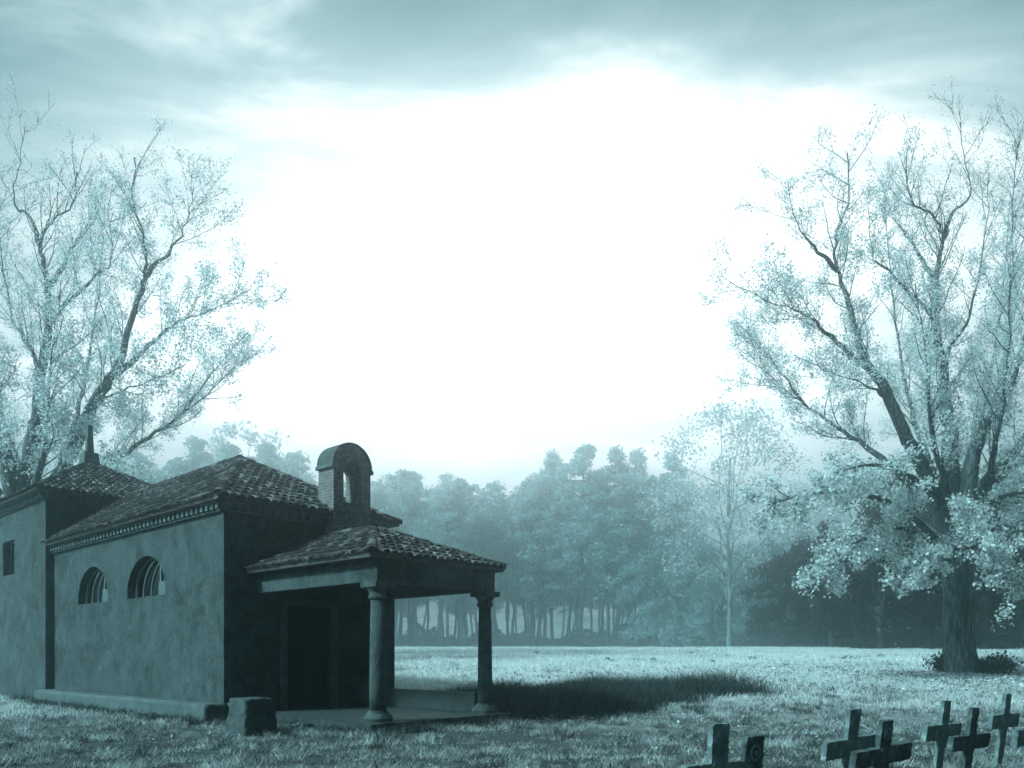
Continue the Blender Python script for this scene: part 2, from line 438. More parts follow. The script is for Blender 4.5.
def tall():
    n = 190000
    x = rng.uniform(-5.5, 10.5, n); y = rng.uniform(17.5, 30, n)
    mid = 21.6+.32*(x-1)+1.0*(fbm(x*.5, y*0+3, 71)-.5)
    wid = 3.4*(1-.85*sstep(x, 1.5, 8.0))
    ed = 1-np.abs(y-mid)/wid
    cl = fbm(x*.9, y*.9, 55)
    keep = clear(x, y) & (ed > -.25) & (rng.random(n) < (1-sstep(x, 5.0, 9.0))*np.clip((ed+.25)*1.6, 0, 1)*(.2+.8*sstep(cl, .33, .55)))
    x, y, ed, cl = x[keep], y[keep], ed[keep], cl[keep]
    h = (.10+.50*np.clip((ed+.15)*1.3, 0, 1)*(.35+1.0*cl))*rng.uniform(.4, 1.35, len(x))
    v, f = blades(x, y, h, rng.uniform(.010, .026, len(x)), rng.uniform(.15, 1.0, len(x)), True)
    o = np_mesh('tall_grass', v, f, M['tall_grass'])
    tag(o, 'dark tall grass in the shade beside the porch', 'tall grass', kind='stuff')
def tufts():
    cx, cy = wedge(420, 6, 48, 1.0)
    k = clear(cx, cy) & (fbm(cx*.3, cy*.3, 66) > .42); cx, cy = cx[k], cy[k]
    def edge(p0, q0, p1, q1, n):                                # weeds against walls and kerbs
        t = rng.random(n); p = p0+(p1-p0)*t+rng.normal(size=n)*.05; q = q0+(q1-q0)*t+rng.normal(size=n)*.05
        return A.x+p*vx+q*vy, A.y+p*vy-q*vx
    ed = [edge(-.72, .35, -.72, -11, 90), edge(.34, .6, .34, 4.9, 40), edge(.4, 4.97, 4.6, 4.97, 55), edge(4.66, 4.9, 4.66, 0, 50), edge(-.42, -11.2, -.42, -18, 40), edge(-.6, .42, .3, .42, 16)]
    cx = np.concatenate([cx]+[e[0] for e in ed]); cy = np.concatenate([cy]+[e[1] for e in ed])
    m = 34
    sp = rng.uniform(.05, .22, len(cx))
    x = (cx[:, None]+rng.normal(size=(len(cx), m))*sp[:, None]).ravel(); y = (cy[:, None]+rng.normal(size=(len(cx), m))*sp[:, None]).ravel()
    h = (rng.uniform(.06, .24, len(cx))[:, None]*rng.uniform(.4, 1.3, (len(cx), m))).ravel()
    k = clear(x, y); x, y, h = x[k], y[k], h[k]
    v, f = blades(x, y, h, .008+.0006*y, rng.uniform(.3, 1.2, len(x)), True)
    o = np_mesh('weed_tufts', v, f, M['tall_grass'])
    tag(o, 'darker weed tufts dotted over the frosted grass', 'weeds', kind='stuff')
field(); lawn(); tall(); tufts()

def leafquads(pos, size, rot_flat=0.0, asp=.7):
    """one folded-free quad per position, random orientation"""
    n = len(pos)
    a = rng.normal(size=(n, 3))
    if rot_flat: a[:, 2] *= (1-rot_flat)
    a /= np.linalg.norm(a, axis=1)[:, None]
    b = rng.normal(size=(n, 3))
    if rot_flat: b[:, 2] *= (1-rot_flat)
    b -= a*(a*b).sum(1)[:, None]; b /= np.linalg.norm(b, axis=1)[:, None]
    s = np.asarray(size)[:, None]*.5
    v = np.stack([pos-a*s, pos-b*s*asp+a*s*.1, pos+a*s, pos+b*s*asp+a*s*.1], 1).reshape(-1, 3)
    return v, np.arange(4*n).reshape(-1, 4)

def litter():
    n = 16000
    t = at(960, 672, 30)
    rr = np.abs(rng.normal(size=n))*5.5; an = rng.uniform(0, 2*math.pi, n)
    x = t.x+rr*np.cos(an)*1.5; y = t.y-1.5+rr*np.sin(an)
    x2, y2 = wedge(30000, 5, 34, .9)
    k = rng.random(len(x2)) < sstep(fbm(x2*.4, y2*.4, 91), .4, .65)
    x = np.concatenate([x, x2[k]]); y = np.concatenate([y, y2[k]])
    k = clear(x, y) & (y > 5); x, y = x[k], y[k]
    z = terr(x, y)+rng.uniform(.02, .09, len(x))
    v, f = leafquads(np.stack([x, y, z], -1), rng.uniform(.05, .13, len(x))*np.clip(y/22, .55, 1.2), .75)
    o = np_mesh('fallen_leaves', v, f, M['litter'])
    tag(o, 'fallen leaves scattered over the grass below the big tree', 'fallen leaves', kind='stuff')
litter()

# ------------------------------------------------------------------ chapel
chapel = empty('chapel', A, VA)
tag(chapel, 'old plastered stone chapel with tiled roofs, bell arch and columned porch', 'chapel')

def arc(cx, cz, rx, rz, n=20, a0=math.pi, a1=0.0):
    return [(cx+rx*math.cos(a0+(a1-a0)*i/n), cz+rz*math.sin(a0+(a1-a0)*i/n)) for i in range(n+1)]

def pierced(outer, holes, place, depth):
    """flat sheet with holes and reveals. place(a, b, d) maps sheet coords + inward depth to 3D"""
    bm = bmesh.new()
    edges = []
    for lp in [outer]+holes:
        vs = [bm.verts.new(place(a, b, 0)) for a, b in lp]
        edges += [bm.edges.new((vs[i], vs[(i+1) % len(vs)])) for i in range(len(vs))]
    bmesh.ops.triangle_fill(bm, use_beauty=True, use_dissolve=False, edges=edges)
    mb = MB()
    bm.verts.index_update()
    mb.add([v.co[:] for v in bm.verts], [[v.index for v in f.verts] for f in bm.faces])
    bm.free()
    for lp in holes:
        n = len(lp)
        mb.add([place(a, b, 0) for a, b in lp]+[place(a, b, depth) for a, b in lp], [(i, (i+1) % n, n+(i+1) % n, n+i) for i in range(n)])
    return mb

WZ, WB = .95, 3.06
def lunette(c, r=1.17): return [(c-r, WB), (c+r, WB)] + arc(c, WB+.12, r, WZ, 22, 0.0, math.pi)
left = lambda t, z, d: (0+d, t, z)
wl = pierced([(0, 0), (11.05, 0), (11.05, 5.0), (0, 5.0)], [lunette(4.15), lunette(7.8, 1.13)], left, .32)
front = lambda p, z, d: (p, d, z)
wf = pierced([(0, 0), (4.6, 0), (4.6, 5.0), (0, 5.0)], [[(1.62, .2), (2.86, .2), (2.86, 2.72), (1.62, 2.72)]], front, .22)
wl.v += []
wl.add(wf.v, wf.f)
wl.add([(4.6, 0, 0), (4.6, 11.05, 0), (4.6, 11.05, 5), (4.6, 0, 5)], [(0, 1, 2, 3)])
wl.add([(.33, .33, 4.98), (4.58, .33, 4.98), (4.58, 11, 4.98), (.33, 11, 4.98)], [(0, 1, 2, 3)])
wl.build('nave_wall', M['plaster'], chapel)

tw = pierced([(11.05, 0), (18.35, 0), (18.35, 6.75), (11.05, 6.75)], [[(14.2, 4.36), (15.5, 4.36), (15.5, 5.56), (14.2, 5.56)]], lambda t, z, d: (-.24+d, t, z), .3)
tw.add([(-.24, 11.05, 0), (4.97, 11.05, 0), (4.97, 11.05, 6.75), (-.24, 11.05, 6.75), (4.97, 18.35, 0), (4.97, 18.35, 6.75), (-.24, 18.35, 0), (-.24, 18.35, 6.75)],
       [(0, 1, 2, 3), (1, 4, 5, 2), (4, 6, 7, 5)])
tw.build('tower_wall', M['plaster'], chapel)

b = MB(); b.add(*rough_box(-.58, -.01, -.24, 11.0, -.3, .44, .1, .02, 1, 3)); b.add(*rough_box(.01, .42, -.24, -.02, -.3, .44, .1, .015, 1, 4))
b.build('plinth', M['stone'], chapel, smooth=True)

# lunette windows
def window(c, r):
    pb = MB()
    lp = lunette(c, r)
    pb.add([(.318, a, z) for a, z in lp], [tuple(range(len(lp)))])
    w = pb.build('window', M['dark_void'], chapel)
    rb = MB()
    for k in range(0, 4):                                       # curved tubes standing in for the stepped mouldings of the reveal
        off = .1+k*.48*r/1.17
        pts = []
        # from the high t side (left in the view) down to the apex
        for i in range(17):
            a = math.pi/2*i/16
            t = c+r-off-(r*.95)*(1-math.cos(a))*1.0
            z = WB+.10+(WZ-.02)*math.sin(a)
            ins = ((t-c)/r)**2+((z-WB-.12)/WZ)**2
            if ins < .985 or z < WB+.3: pts.append((.22, t, z))
        pts = [(.22, pts[0][1], WB)]+pts
        if len(pts) > 2: rb.tube(pts, [.035]*len(pts), 6)
    rb.build('reveal_moulding', M['bar'], w)
    fb = MB()
    fb.box(.12, .17, c-r*.56, c-r*.49, WB, WB+.84)
    fb.box(.05, .09, c-r*.97, c-r*.565, WB, WB+.36)  # glass reflection added as a pale slab next to the upright bar
    fb.build('bar_and_glint', M['bar'], w)
    fr = MB()
    po, pi_ = arc(c, WB+.12, r-.005, WZ-.005, 22, 0, math.pi), arc(c, WB+.12, r-.07, WZ-.07, 22, 0, math.pi)
    for i in range(22):
        q = [po[i], po[i+1], pi_[i+1], pi_[i]]
        fr.prism([(.2, a, z) for a, z in q], (0, 0, 0), (.07, 0, 0))
    fr.build('frame', M['wood'], w)
window(4.15, 1.17); window(7.8, 1.13)
b = MB(); b.add([(.058, 14.2, 4.36), (.058, 15.5, 4.36), (.058, 15.5, 5.56), (.058, 14.2, 5.56)], [(0, 1, 2, 3)])
w = b.build('window', M['dark_void'], chapel)
b = MB(); b.box(-.02, .05, 14.2, 14.28, 4.36, 5.56); b.box(-.02, .05, 15.42, 15.5, 4.36, 5.56); b.box(-.02, .05, 14.28, 15.42, 5.48, 5.56); b.box(-.02, .05, 14.28, 15.42, 4.36, 4.44); b.box(0, .045, 14.82, 14.88, 4.44, 5.48)
b.build('frame', M['wood'], w)

# door
b = MB()
for i in range(6):
    x0 = 1.63+i*.204; b.box(x0+.004, x0+.2, .1+.004*(i % 2), .16, .205, 2.71)
d = b.build('door', M['door_wood'], chapel, bevel=.006)
b = MB()
for z in (.55, 1.2, 1.85, 2.45): b.box(1.66, 2.83, .085, .099, z, z+.07)
for z in (.62, 1.27, 1.92):
    for i in range(6): b.lathe([(.02, -.012), (.012, .012)], 0, 0, 8); b.v[-16:] = [(1.73+i*.2+x, .08+zz, z+.2+y) for x, y, zz in b.v[-16:]]
b.build('iron_strap', M['iron'], d)
b = MB(); b.tube([(2.35, .09, 1.1), (2.35, .03, 1.1), (2.5, .03, 1.1), (2.5, .09, 1.1)], [.015]*4, 8); b.build('handle', M['iron'], d)
b = MB(); b.box(2.862, 3.08, -.06, -.003, .2, 2.9); b.box(1.42, 1.618, -.05, -.003, .2, 2.9); b.box(1.618, 2.862, -.055, -.003, 2.722, 2.9)
b.build('door_surround', M['stone'], chapel, bevel=.012)

# tiled roofs
def tiles(mb, e0, e1, r0, r1, sp=.205, course=.32):
    """barrel tiles on the slope with eave e0-e1 and ridge r0-r1 (r0 == r1 for a triangle)"""
    e0, e1, r0, r1 = map(Vector, (e0, e1, r0, r1))
    ex = (e1-e0); L = ex.length; ex = ex/L
    up = (r0-e0); up = up-ex*up.dot(ex); H = up.length; up /= H
    nrm = ex.cross(up).normalized()
    if nrm.z < 0: nrm = -nrm
    a0, a1 = (r0-e0).dot(ex), (r1-e0).dot(ex)
    rows = [i*course for i in range(int(H/course)+1)]
    for c in range(int(L/sp)):
        x = (c+.5)*sp
        for yy in rows:
            f = (yy+course*.6)/H
            if f > 1: continue
            lo, hi = a0*f, L+(a1-L)*f
            if x < lo-.02 or x > hi+.02: continue
            jx, jy = random.uniform(-.015, .015), random.uniform(-.02, .02)
            lift = random.uniform(0, .018)
            vs = []
            for (yo, rr, zz) in ((-.07, sp*.44, .04+lift), (course+.03, sp*.36, .005)):
                yend = min(yy+yo+jy, H)
                for k in range(6):
                    an = math.pi*k/5
                    vs.append(e0+ex*(x+jx+rr*math.cos(an))+up*yend+nrm*(zz+rr*.72*math.sin(an)))
            for k in range(6):
                an = math.pi*k/5
                vs.append(e0+ex*(x+jx+sp*.34*math.cos(an))+up*(yy-.07+jy)+nrm*(.03+lift+sp*.34*.72*math.sin(an)-.012))
            mb.add(vs, [(k, k+1, 6+k+1, 6+k) for k in range(5)]+[(k, 12+k, 12+k+1, k+1) for k in range(5)])
def ridge(mb, a, b_, rad=.13, step=.38):
    a, b_ = Vector(a), Vector(b_); d = b_-a; L = d.length; d /= L
    s = d.cross(Vector((0, 0, 1))).normalized(); u = s.cross(d)
    for i in range(int(L/step)):
        t0, t1 = i*step-.03, (i+1)*step+.03
        lf = random.uniform(0, .02)
        vs = []
        for t, rr in ((t0, rad), (t1, rad*.85)):
            for k in range(7):
                an = math.pi*k/6
                vs.append(a+d*t+s*rr*math.cos(an)+u*(rr*math.sin(an)+lf-.02))
        mb.add(vs, [(k, k+1, 7+k+1, 7+k) for k in range(6)])
random.seed(4)
def hip_roof(name, eaves, rid, mat=M['tile'], skip=()):
    """eaves: 4 corners (front-left, front-right, back-right, back-left); rid: (front, back) ridge points"""
    fl, fr, br, bl = [Vector(e) for e in eaves]; r0, r1 = [Vector(r) for r in rid]
    mb = MB()
    dz = Vector((0, 0, -.08))
    top = [fl, fr, br, bl, r0, r1]
    mb.add(top, [(0, 1, 4), (1, 2, 5, 4), (3, 0, 4, 5)]+([(2, 3, 5)] if 'back' not in skip else []))
    mb.add([fl, fr, br, bl]+[p+dz for p in (fl, fr, br, bl)], [(4, 5, 6, 7), (0, 1, 5, 4), (1, 2, 6, 5), (3, 0, 4, 7)]+[(2, 3, 7, 6)])
    tiles(mb, fl, fr, r0, r0)
    tiles(mb, bl, fl, r1, r0)
    tiles(mb, fr, br, r0, r1)
    if 'back' not in skip: tiles(mb, br, bl, r1, r1)
    ridge(mb, fl, r0); ridge(mb, fr, r0)
    if (r1-r0).length > .3: ridge(mb, r0, r1)
    if 'back' not in skip: ridge(mb, bl, r1); ridge(mb, br, r1)
    me = bpy.data.meshes.new(name); me.from_pydata([tuple(p) for p in mb.v], [], mb.f); me.update()
    return link(name, me, chapel, mat)
EZ = 5.1
nave_roof = hip_roof('nave_roof', [(-.27, -.3, EZ), (4.9, -.3, EZ), (4.9, 11.04, EZ), (-.27, 11.04, EZ)], [(2.3, 3.45, 7.0), (2.3, 12.4, 7.0)], skip=('back',))
hip_roof('tower_roof', [(-.58, 10.75, 6.84), (5.3, 10.75, 6.84), (5.3, 18.7, 6.84), (-.58, 18.7, 6.84)], [(2.37, 14.7, 8.78), (2.37, 14.75, 8.78)])
hip_roof('porch_roof', [(.55, -4.68, 3.50), (4.33, -4.66, 3.50), (4.33, -.002, 3.50), (.55, -.002, 3.50)], [(2.5, -2.25, 4.45), (2.5, -.002, 4.45)], skip=('back',))

# eaves cornice of stepped tile ends
def cornice(name, segs):
    mb = MB()
    for (a, c_, n, z) in segs:                                  # a,c_: 2D line on wall face; n: outward
        a, c_, n = Vector(a), Vector(c_), Vector(n); d = (c_-a); L = d.length; d /= L
        def bar(s0, s1, o0, o1, z0, z1):
            q = [a+d*s0+n*o0, a+d*s1+n*o0, a+d*s1+n*o1, a+d*s0+n*o1]
            mb.prism([(p.x, p.y, z0) for p in q], (0, 0, 0), (0, 0, z1-z0))
        bar(0, L, .003, .07, z-.30, z-.26)
        i = 0
        while i*.24+.13 < L:
            bar(i*.24, i*.24+.13, .003, .15, z-.258, z-.12); i += 1
        bar(0, L, .003, .19, z-.117, z-.083)
    mb.build(name, M['stone'], chapel)
cornice('cornice', [((0, 0), (0, 11.0), (-1, 0), EZ), ((0, 0), (2.68, 0), (0, -1), EZ), ((3.87, 0), (4.6, 0), (0, -1), EZ), ((4.6, 0), (4.6, 11), (1, 0), EZ)])
cornice('cornice', [((-.24, 11.05), (-.24, 18.35), (-1, 0), 6.84), ((-.24, 11.05), (4.97, 11.05), (0, -1), 6.84), ((4.97, 11.05), (4.97, 18.35), (1, 0), 6.84)])

# bell arch
GX0, GX1, GY0, GY1 = 2.70, 3.85, -.385, .265
gc, gr = (GX0+GX1)/2, (GX1-GX0)/2
outer = [(GX0, 4.2), (GX1, 4.2)]+[(x, z) for x, z in arc(gc, 6.31, gr, gr, 20, 0, math.pi)]
hole = [(gc-.27, 5.40), (gc+.27, 5.40)]+arc(gc, 6.16, .27, .27, 14, 0, math.pi)
mb = pierced(outer, [hole], lambda a, z, d: (a, GY0+d, z), GY1-GY0)
mb2 = pierced(outer, [hole], lambda a, z, d: (a, GY1-d, z), 0)
mb.add(mb2.v, [f for f in mb2.f if len(f) == 3])
n = len(outer); mb.add([(a, GY0, z) for a, z in outer]+[(a, GY1, z) for a, z in outer], [(i, (i+1) % n, n+(i+1) % n, n+i) for i in range(n)])
bg = mb.build('bell_arch', M['brick'], chapel)
b = MB(); b.box(GX0-.07, GX0-.003, GY0-.05, GY1+.05, 6.23, 6.33); b.build('moulding', M['stone'], bg, bevel=.015)
b = MB(); b.box(GX1+.003, GX1+.07, GY0-.05, GY1+.05, 6.23, 6.33); b.build('moulding', M['stone'], bg, bevel=.015)
b = MB(); b.box(gc-.31, gc+.31, GY0-.05, GY0-.003, 5.33, 5.395); b.build('sill', M['stone'], bg, bevel=.015)
b = MB()
po, pi_ = arc(gc, 6.335, gr+.035, gr+.035, 20, 0, math.pi), arc(gc, 6.335, gr+.004, gr+.004, 20, 0, math.pi)
for i in range(20): b.prism([(po[i][0], GY0-.03, po[i][1]), (po[i+1][0], GY0-.03, po[i+1][1]), (pi_[i+1][0], GY0-.03, pi_[i+1][1]), (pi_[i][0], GY0-.03, pi_[i][1])], (0, 0, 0), (0, GY1-GY0+.06, 0))
b.build('arch_cap', M['block'], bg)

# finial on the tower
b = MB()
b.add([(2.37+sx*s, 14.72+sy*s, z) for z, s in ((8.55, .31), (9.15, .24)) for sx, sy in ((-1, -1), (1, -1), (1, 1), (-1, 1))], [(0, 3, 2, 1), (4, 5, 6, 7), (0, 1, 5, 4), (1, 2, 6, 5), (2, 3, 7, 6), (3, 0, 4, 7)])
b.add([(2.37+sx*s, 14.72+sy*s, z) for z, s in ((9.14, .13), (10.2, .09)) for sx, sy in ((-1, -1), (1, -1), (1, 1), (-1, 1))], [(0, 3, 2, 1), (4, 5, 6, 7), (0, 1, 5, 4), (1, 2, 6, 5), (2, 3, 7, 6), (3, 0, 4, 7)])
b.build('finial', M['stone'], chapel, bevel=.02)

# porch
b = MB(); b.add(*rough_box(.45, 4.5, -4.8, -.02, -.3, .2, .12, .018, 1, 8)); b.build('porch_floor', M['shaded_stone'], chapel)
b = MB(); b.box(-.12, .445, -2.9, -1.9, -.2, .1); b.build('step', M['shaded_stone'], chapel, bevel=.025)
b = MB(); b.box(3.85, 4.2, -.95, -.004, .2, 2.97); b.build('pilaster', M['plaster'], chapel, bevel=.015)
b = MB(); b.box(3.9, 4.16, -4.15, -.955, .2, .66); b.build('parapet', M['shaded_stone'], chapel, bevel=.02)
def column(cx, cy):
    b = MB(); b.lathe([(.17, .42), (.168, .9), (.16, 1.6), (.142, 2.62)], cx, cy, 28)
    c = b.build('column', M['block'], chapel, smooth=False)
    c.data.polygons.foreach_set('use_smooth', [len(p.vertices) == 4 for p in c.data.polygons])
    b = MB(); b.lathe([(.165, 2.62), (.19, 2.64), (.19, 2.69), (.165, 2.71), (.165, 2.76), (.21, 2.82), (.235, 2.85)], cx, cy, 28); b.box(cx-.245, cx+.245, cy-.245, cy+.245, 2.85, 2.968); b.build('capital', M['block'], c, bevel=.01)
    b = MB(); b.lathe([(.29, .2), (.305, .27), (.26, .34), (.215, .37), (.2, .42)], cx, cy, 28); b.box(cx-.32, cx+.32, cy-.32, cy+.32, -.1, .198+.003); b.build('base', M['block'], c)
column(.955, -4.35); column(4.035, -4.35)
b = MB(); b.box(.8, 1.1, -4.52, -.004, 2.97, 3.41); b.box(3.88, 4.19, -4.52, -.004, 2.97, 3.41); b.box(1.103, 3.877, -4.5, -4.2, 2.972, 3.41)
b.build('beam', M['plaster'], chapel, bevel=.015)
b = MB(); b.box(.9, 4.1, -4.46, -.01, 3.36, 3.405); b.build('porch_ceiling', M['wood'], chapel)
b = MB(); b.box(.72, 4.27, -4.6, -.01, 3.412, 3.424); b.build('eaves_board', M['wood'], chapel)

# loose stone block before the front wall
bl = MB()
s0, s1, hh = .37, .30, .70
bl.add(*rough_box(-s0, s0, -s0, s0, -.1, hh, .055, .022, s1/s0, 5))
so = bl.build('stone_block', M['block'], None, smooth=True)
pp = at(252, 732, 14.75); so.location = (pp.x, pp.y, 0); so.rotation_euler = (0, 0, VA)
tag(so, 'squat tapered stone block standing on the ground left of the porch', 'stone block')

# ------------------------------------------------------------------ grave crosses
def cross(px, Y, top, arm_y, a, w, arm_h, yaw, lean, label, badge=False, th=.05, dark=False):
    w *= 1.08
    base = at(px, 700, Y); gz = float(terr(base.x, base.y))
    zt = EYE-(top-HOR)/F*Y-gz; za = EYE-(arm_y-HOR)/F*Y-gz
    r = empty('grave_cross', (base.x, base.y, gz))
    r.rotation_euler = (R(lean), R(random.uniform(-1.5, 1.5)), R(yaw))
    tag(r, label, 'grave cross', 'leaning stone grave crosses')
    b = MB()
    b.add(*rough_box(-w/2, w/2, -th/2, th/2, -.15, zt/math.cos(R(lean)), .025, .005, 1, px))
    b.build('upright', M['dark_cross' if dark or badge else 'cross_stone'], r)
    b = MB()
    if za > .1:
        b.add(*rough_box(-a/2, a/2, -th/2-.006, th/2+.006, za-arm_h/2, za+arm_h/2, .025, .005, 1, px+1))
    b.build('crossbar', M['dark_cross' if dark or badge else 'cross_stone'], r)
    if badge:
        b = MB(); zc = zt-w*.55
        ring = [(math.cos(2*math.pi*i/24)*w*.24, -th/2-.004, zc+math.sin(2*math.pi*i/24)*w*.24) for i in range(25)]
        b.tube(ring, [.012]*25, 6)
        b.prism([(math.cos(2*math.pi*i/20)*w*.1, -th/2-.012, zc+math.sin(2*math.pi*i/20)*w*.1) for i in range(20)], (0, 0, 0), (0, .014, 0))
        b.build('badge', M['badge'], r)
    return r
random.seed(2)
YW, LN = 38, 7
cross(714, 6.2, 723, 773, .86, .205, .17, YW, 2, 'plain weathered grave cross standing upright, cut off below, first in the row')
cross(745, 6.5, 735, 800, .9, .235, .17, YW, 5, 'dark grave post with a round badge beside the plain upright cross', True)
cross(844, 8.0, 708, 745.5, 1.0, .2, .19, YW, LN, 'grey leaning grave cross without badge, just behind the dark badged cross')
cross(875, 7.2, 719, 754, 1.05, .2, .165, YW, LN, 'dark leaning grave cross with a round badge on its wide-armed head', True)
cross(936, 9.5, 700, 731, .95, .18, .19, YW, LN, 'grey leaning grave cross left of the darkest narrow cross')
cross(963, 8.8, 707, 741, 1.0, .175, .17, YW, LN, 'dark narrow leaning grave cross between two paler crosses', dark=True)
cross(997, 10.3, 693, 720, .9, .17, .19, YW, LN, 'tall thin grave cross standing farthest back in the row')
cross(1024, 8.6, 698, 734, 1.0, .2, .19, YW, LN, 'grave cross cut off by the right edge, showing one arm')

# ------------------------------------------------------------------ big trees
def catmull(pts, per=5):
    p = np.array(pts, float); p = np.vstack([2*p[0]-p[1], p, 2*p[-1]-p[-2]]); out = []
    for i in range(1, len(p)-2):
        for t in np.linspace(0, 1, per, endpoint=False):
            a, b_, c, d = p[i-1:i+3]
            out.append(.5*((2*b_)+(c-a)*t+(2*a-5*b_+4*c-d)*t*t+(3*b_-a-3*c+d)*t**3))
    out.append(p[-2]); return np.array(out)

class Tree:
    def __init__(s): s.V, s.Fq, s.n, s.tips = [], [], 0, []
    def tube(s, pts, r, sides):
        v, f = tube_np(pts, r, sides); s.V.append(v); s.Fq.append(f+s.n); s.n += len(v)
    def branch(s, start, d, L, r, level, spec):
        k = max(4, int(L/.35)); step = L/k
        p = np.array(start, float); d = np.array(d, float); d /= np.linalg.norm(d)
        pts = [p.copy()]
        for i in range(k):
            d = d+rng.normal(size=3)*spec['wig']+np.array([0, 0, spec['up']])*(step/.4)
            d /= np.linalg.norm(d); p = p+d*step; pts.append(p.copy())
        pts = np.array(pts); rad = r*np.linspace(1, .3, k+1)
        s.tube(pts, np.maximum(rad, .006), 5 if level < 2 else 3)
        s.sprout(pts, L, r*.6, level, spec)
    def sprout(s, pts, L, r, level, spec, lo=.15):
        if level >= spec['levels']:
            s.tips.append((pts[len(pts)//3:], level)); return
        cnt = max(2, int(L/spec['gap'][level]*rng.uniform(.8, 1.2)))
        for f in np.linspace(lo, 1, cnt):
            i = min(int(f*(len(pts)-1)), len(pts)-2)
            t = pts[i+1]-pts[i]; t /= np.linalg.norm(t)+1e-9
            rv = rng.normal(size=3); rv -= t*rv.dot(t); rv /= np.linalg.norm(rv)
            d = t*rng.uniform(.6, 1.2)+rv*rng.uniform(.5, 1.1)+np.array([0, 0, spec['lift']])
            l = spec['len'][level]*rng.uniform(.55, 1.25)*(1-.45*f)
            s.branch(pts[i], d, l, max(.008, r*.55*(1-.5*f)), level+1, spec)
        if level == spec['levels']-1: s.tips.append((pts[len(pts)//2:], level))

TB = at(960, 672, 30.0)
def L3(pts):                                                    # (px, py, depth offset) -> local metres
    out = []
    for x, y, d in pts:
        p = at(x, y, 30.0+d)-TB; out.append((p.x, p.y, p.z))
    return out
LIMBS = [
    ([(950,530,0),(926,472,-.8),(905,430,-1.3),(880,380,-1.6),(862,352,-1.6),(848,300,-1.4),(838,268,-1.4),(836,235,-1.6),(848,200,-1.8),(847,150,-2)], .36),
    ([(838,268,-1.4),(814,244,-1.9),(794,213,-2.2),(788,180,-2.3)], .1),
    ([(864,362,-1.6),(831,334,-2.2),(804,311,-2.6),(775,301,-3),(730,279,-3.4)], .12),
    ([(888,397,-1.5),(872,385,-2.2),(833,370,-3),(794,352,-3.6)], .08),
    ([(940,512,.3),(896,468,1),(872,449,1.3),(837,425,1.6),(804,402,2),(775,378,2.2),(743,346,2.5)], .22),
    ([(804,402,2),(775,362,1.6),(740,323,1.2)], .08),
    ([(955,540,0),(950,443,.2),(946,408,.3),(943,370,.4),(935,319,.4),(937,272,.5),(943,237,.5),(933,213,.2),(911,198,-.2),(905,165,-.4)], .38),
    ([(943,237,.5),(954,209,.9),(970,194,1.2),(964,155,1.4),(960,120,1.5)], .1),
    ([(935,315,.4),(923,303,-.3),(888,268,-1.3),(872,252,-1.8),(868,205,-2)], .14),
    ([(937,285,.5),(919,252,1.2),(911,237,1.5),(892,213,2),(880,178,2.4)], .12),
    ([(946,400,.3),(946,354,.8),(970,311,1.6),(985,233,2.2),(990,170,2.6)], .15),
    ([(960,530,0),(974,451,-.5),(986,423,-1),(1005,400,-1.6),(1017,365,-2),(1030,300,-2.4),(1030,230,-2.6),(1040,160,-2.8)], .34),
    ([(962,530,0),(974,505,.5),(1001,474,1),(1021,455,1.4),(1060,410,2),(1090,350,2.4),(1100,280,2.6)], .26),
    ([(1021,455,1.4),(1070,450,.5),(1120,420,-.5),(1160,380,-1)], .14),
    ([(955,520,0),(935,480,2.2),(915,420,4),(900,350,5.2),(890,270,5.8),(885,190,6)], .26),
    ([(960,520,0),(965,470,2.4),(985,400,4.5),(1000,310,5.6),(1010,200,6.2)], .26),
    ([(1030,300,-2.4),(1065,250,-2.6),(1080,180,-2.6)], .1),
    ([(985,480,.6),(1035,420,2.5),(1080,330,3),(1075,230,3.2),(1060,150,3)], .2),
    ([(974,451,-.5),(1000,380,.8),(1012,290,1.2),(1012,200,1),(1020,130,.8)], .16),
    ([(955,525,0),(945,480,-2),(930,420,-3.6),(925,350,-4.4),(915,280,-4.8)], .22),
    ([(962,525,0),(985,480,-2),(1000,420,-3.6),(1010,330,-4.4),(1010,250,-5)], .22),
]
LOW = [
    ([(945,545,-.2),(900,505,-1.6),(850,490,-2.6),(805,492,-3.2),(768,502,-3.5)], .14),
    ([(948,560,-.3),(910,528,-2),(880,530,-3),(845,545,-3.8),(820,562,-4)], .09),
    ([(965,550,-.3),(995,525,-1.8),(1030,530,-2.8),(1060,545,-3.2)], .11),
    ([(955,545,-.4),(960,515,-2.4),(965,520,-3.6),(985,545,-4.4)], .09),
    ([(950,550,-.5),(930,535,-2.2),(925,550,-3.4),(918,575,-4)], .08),
    ([(962,548,-.5),(975,535,-2.4),(1000,555,-3.6),(1015,585,-4.2)], .08),
    ([(945,500,-.8),(905,470,-3),(870,462,-4.2),(835,470,-5)], .12),
    ([(965,520,-.5),(1000,495,-2.6),(1040,490,-4),(1075,515,-5)], .12),
    ([(965,545,.3),(1000,500,2),(1040,490,3.5),(1080,500,4.5)], .12),
    ([(945,540,.3),(905,500,2.2),(860,480,3.6),(825,480,4.5)], .12),
]
BARE = [[(930,575,-.5),(895,560,-2),(853,556,-2.6),(825,578,-2.9),(798,587,-3)], [(853,556,-2.6),(830,562,-2.7),(812,580,-2.8),(818,595,-2.8)], [(940,590,-.4),(925,587,-.8),(905,596,-1.2)]]

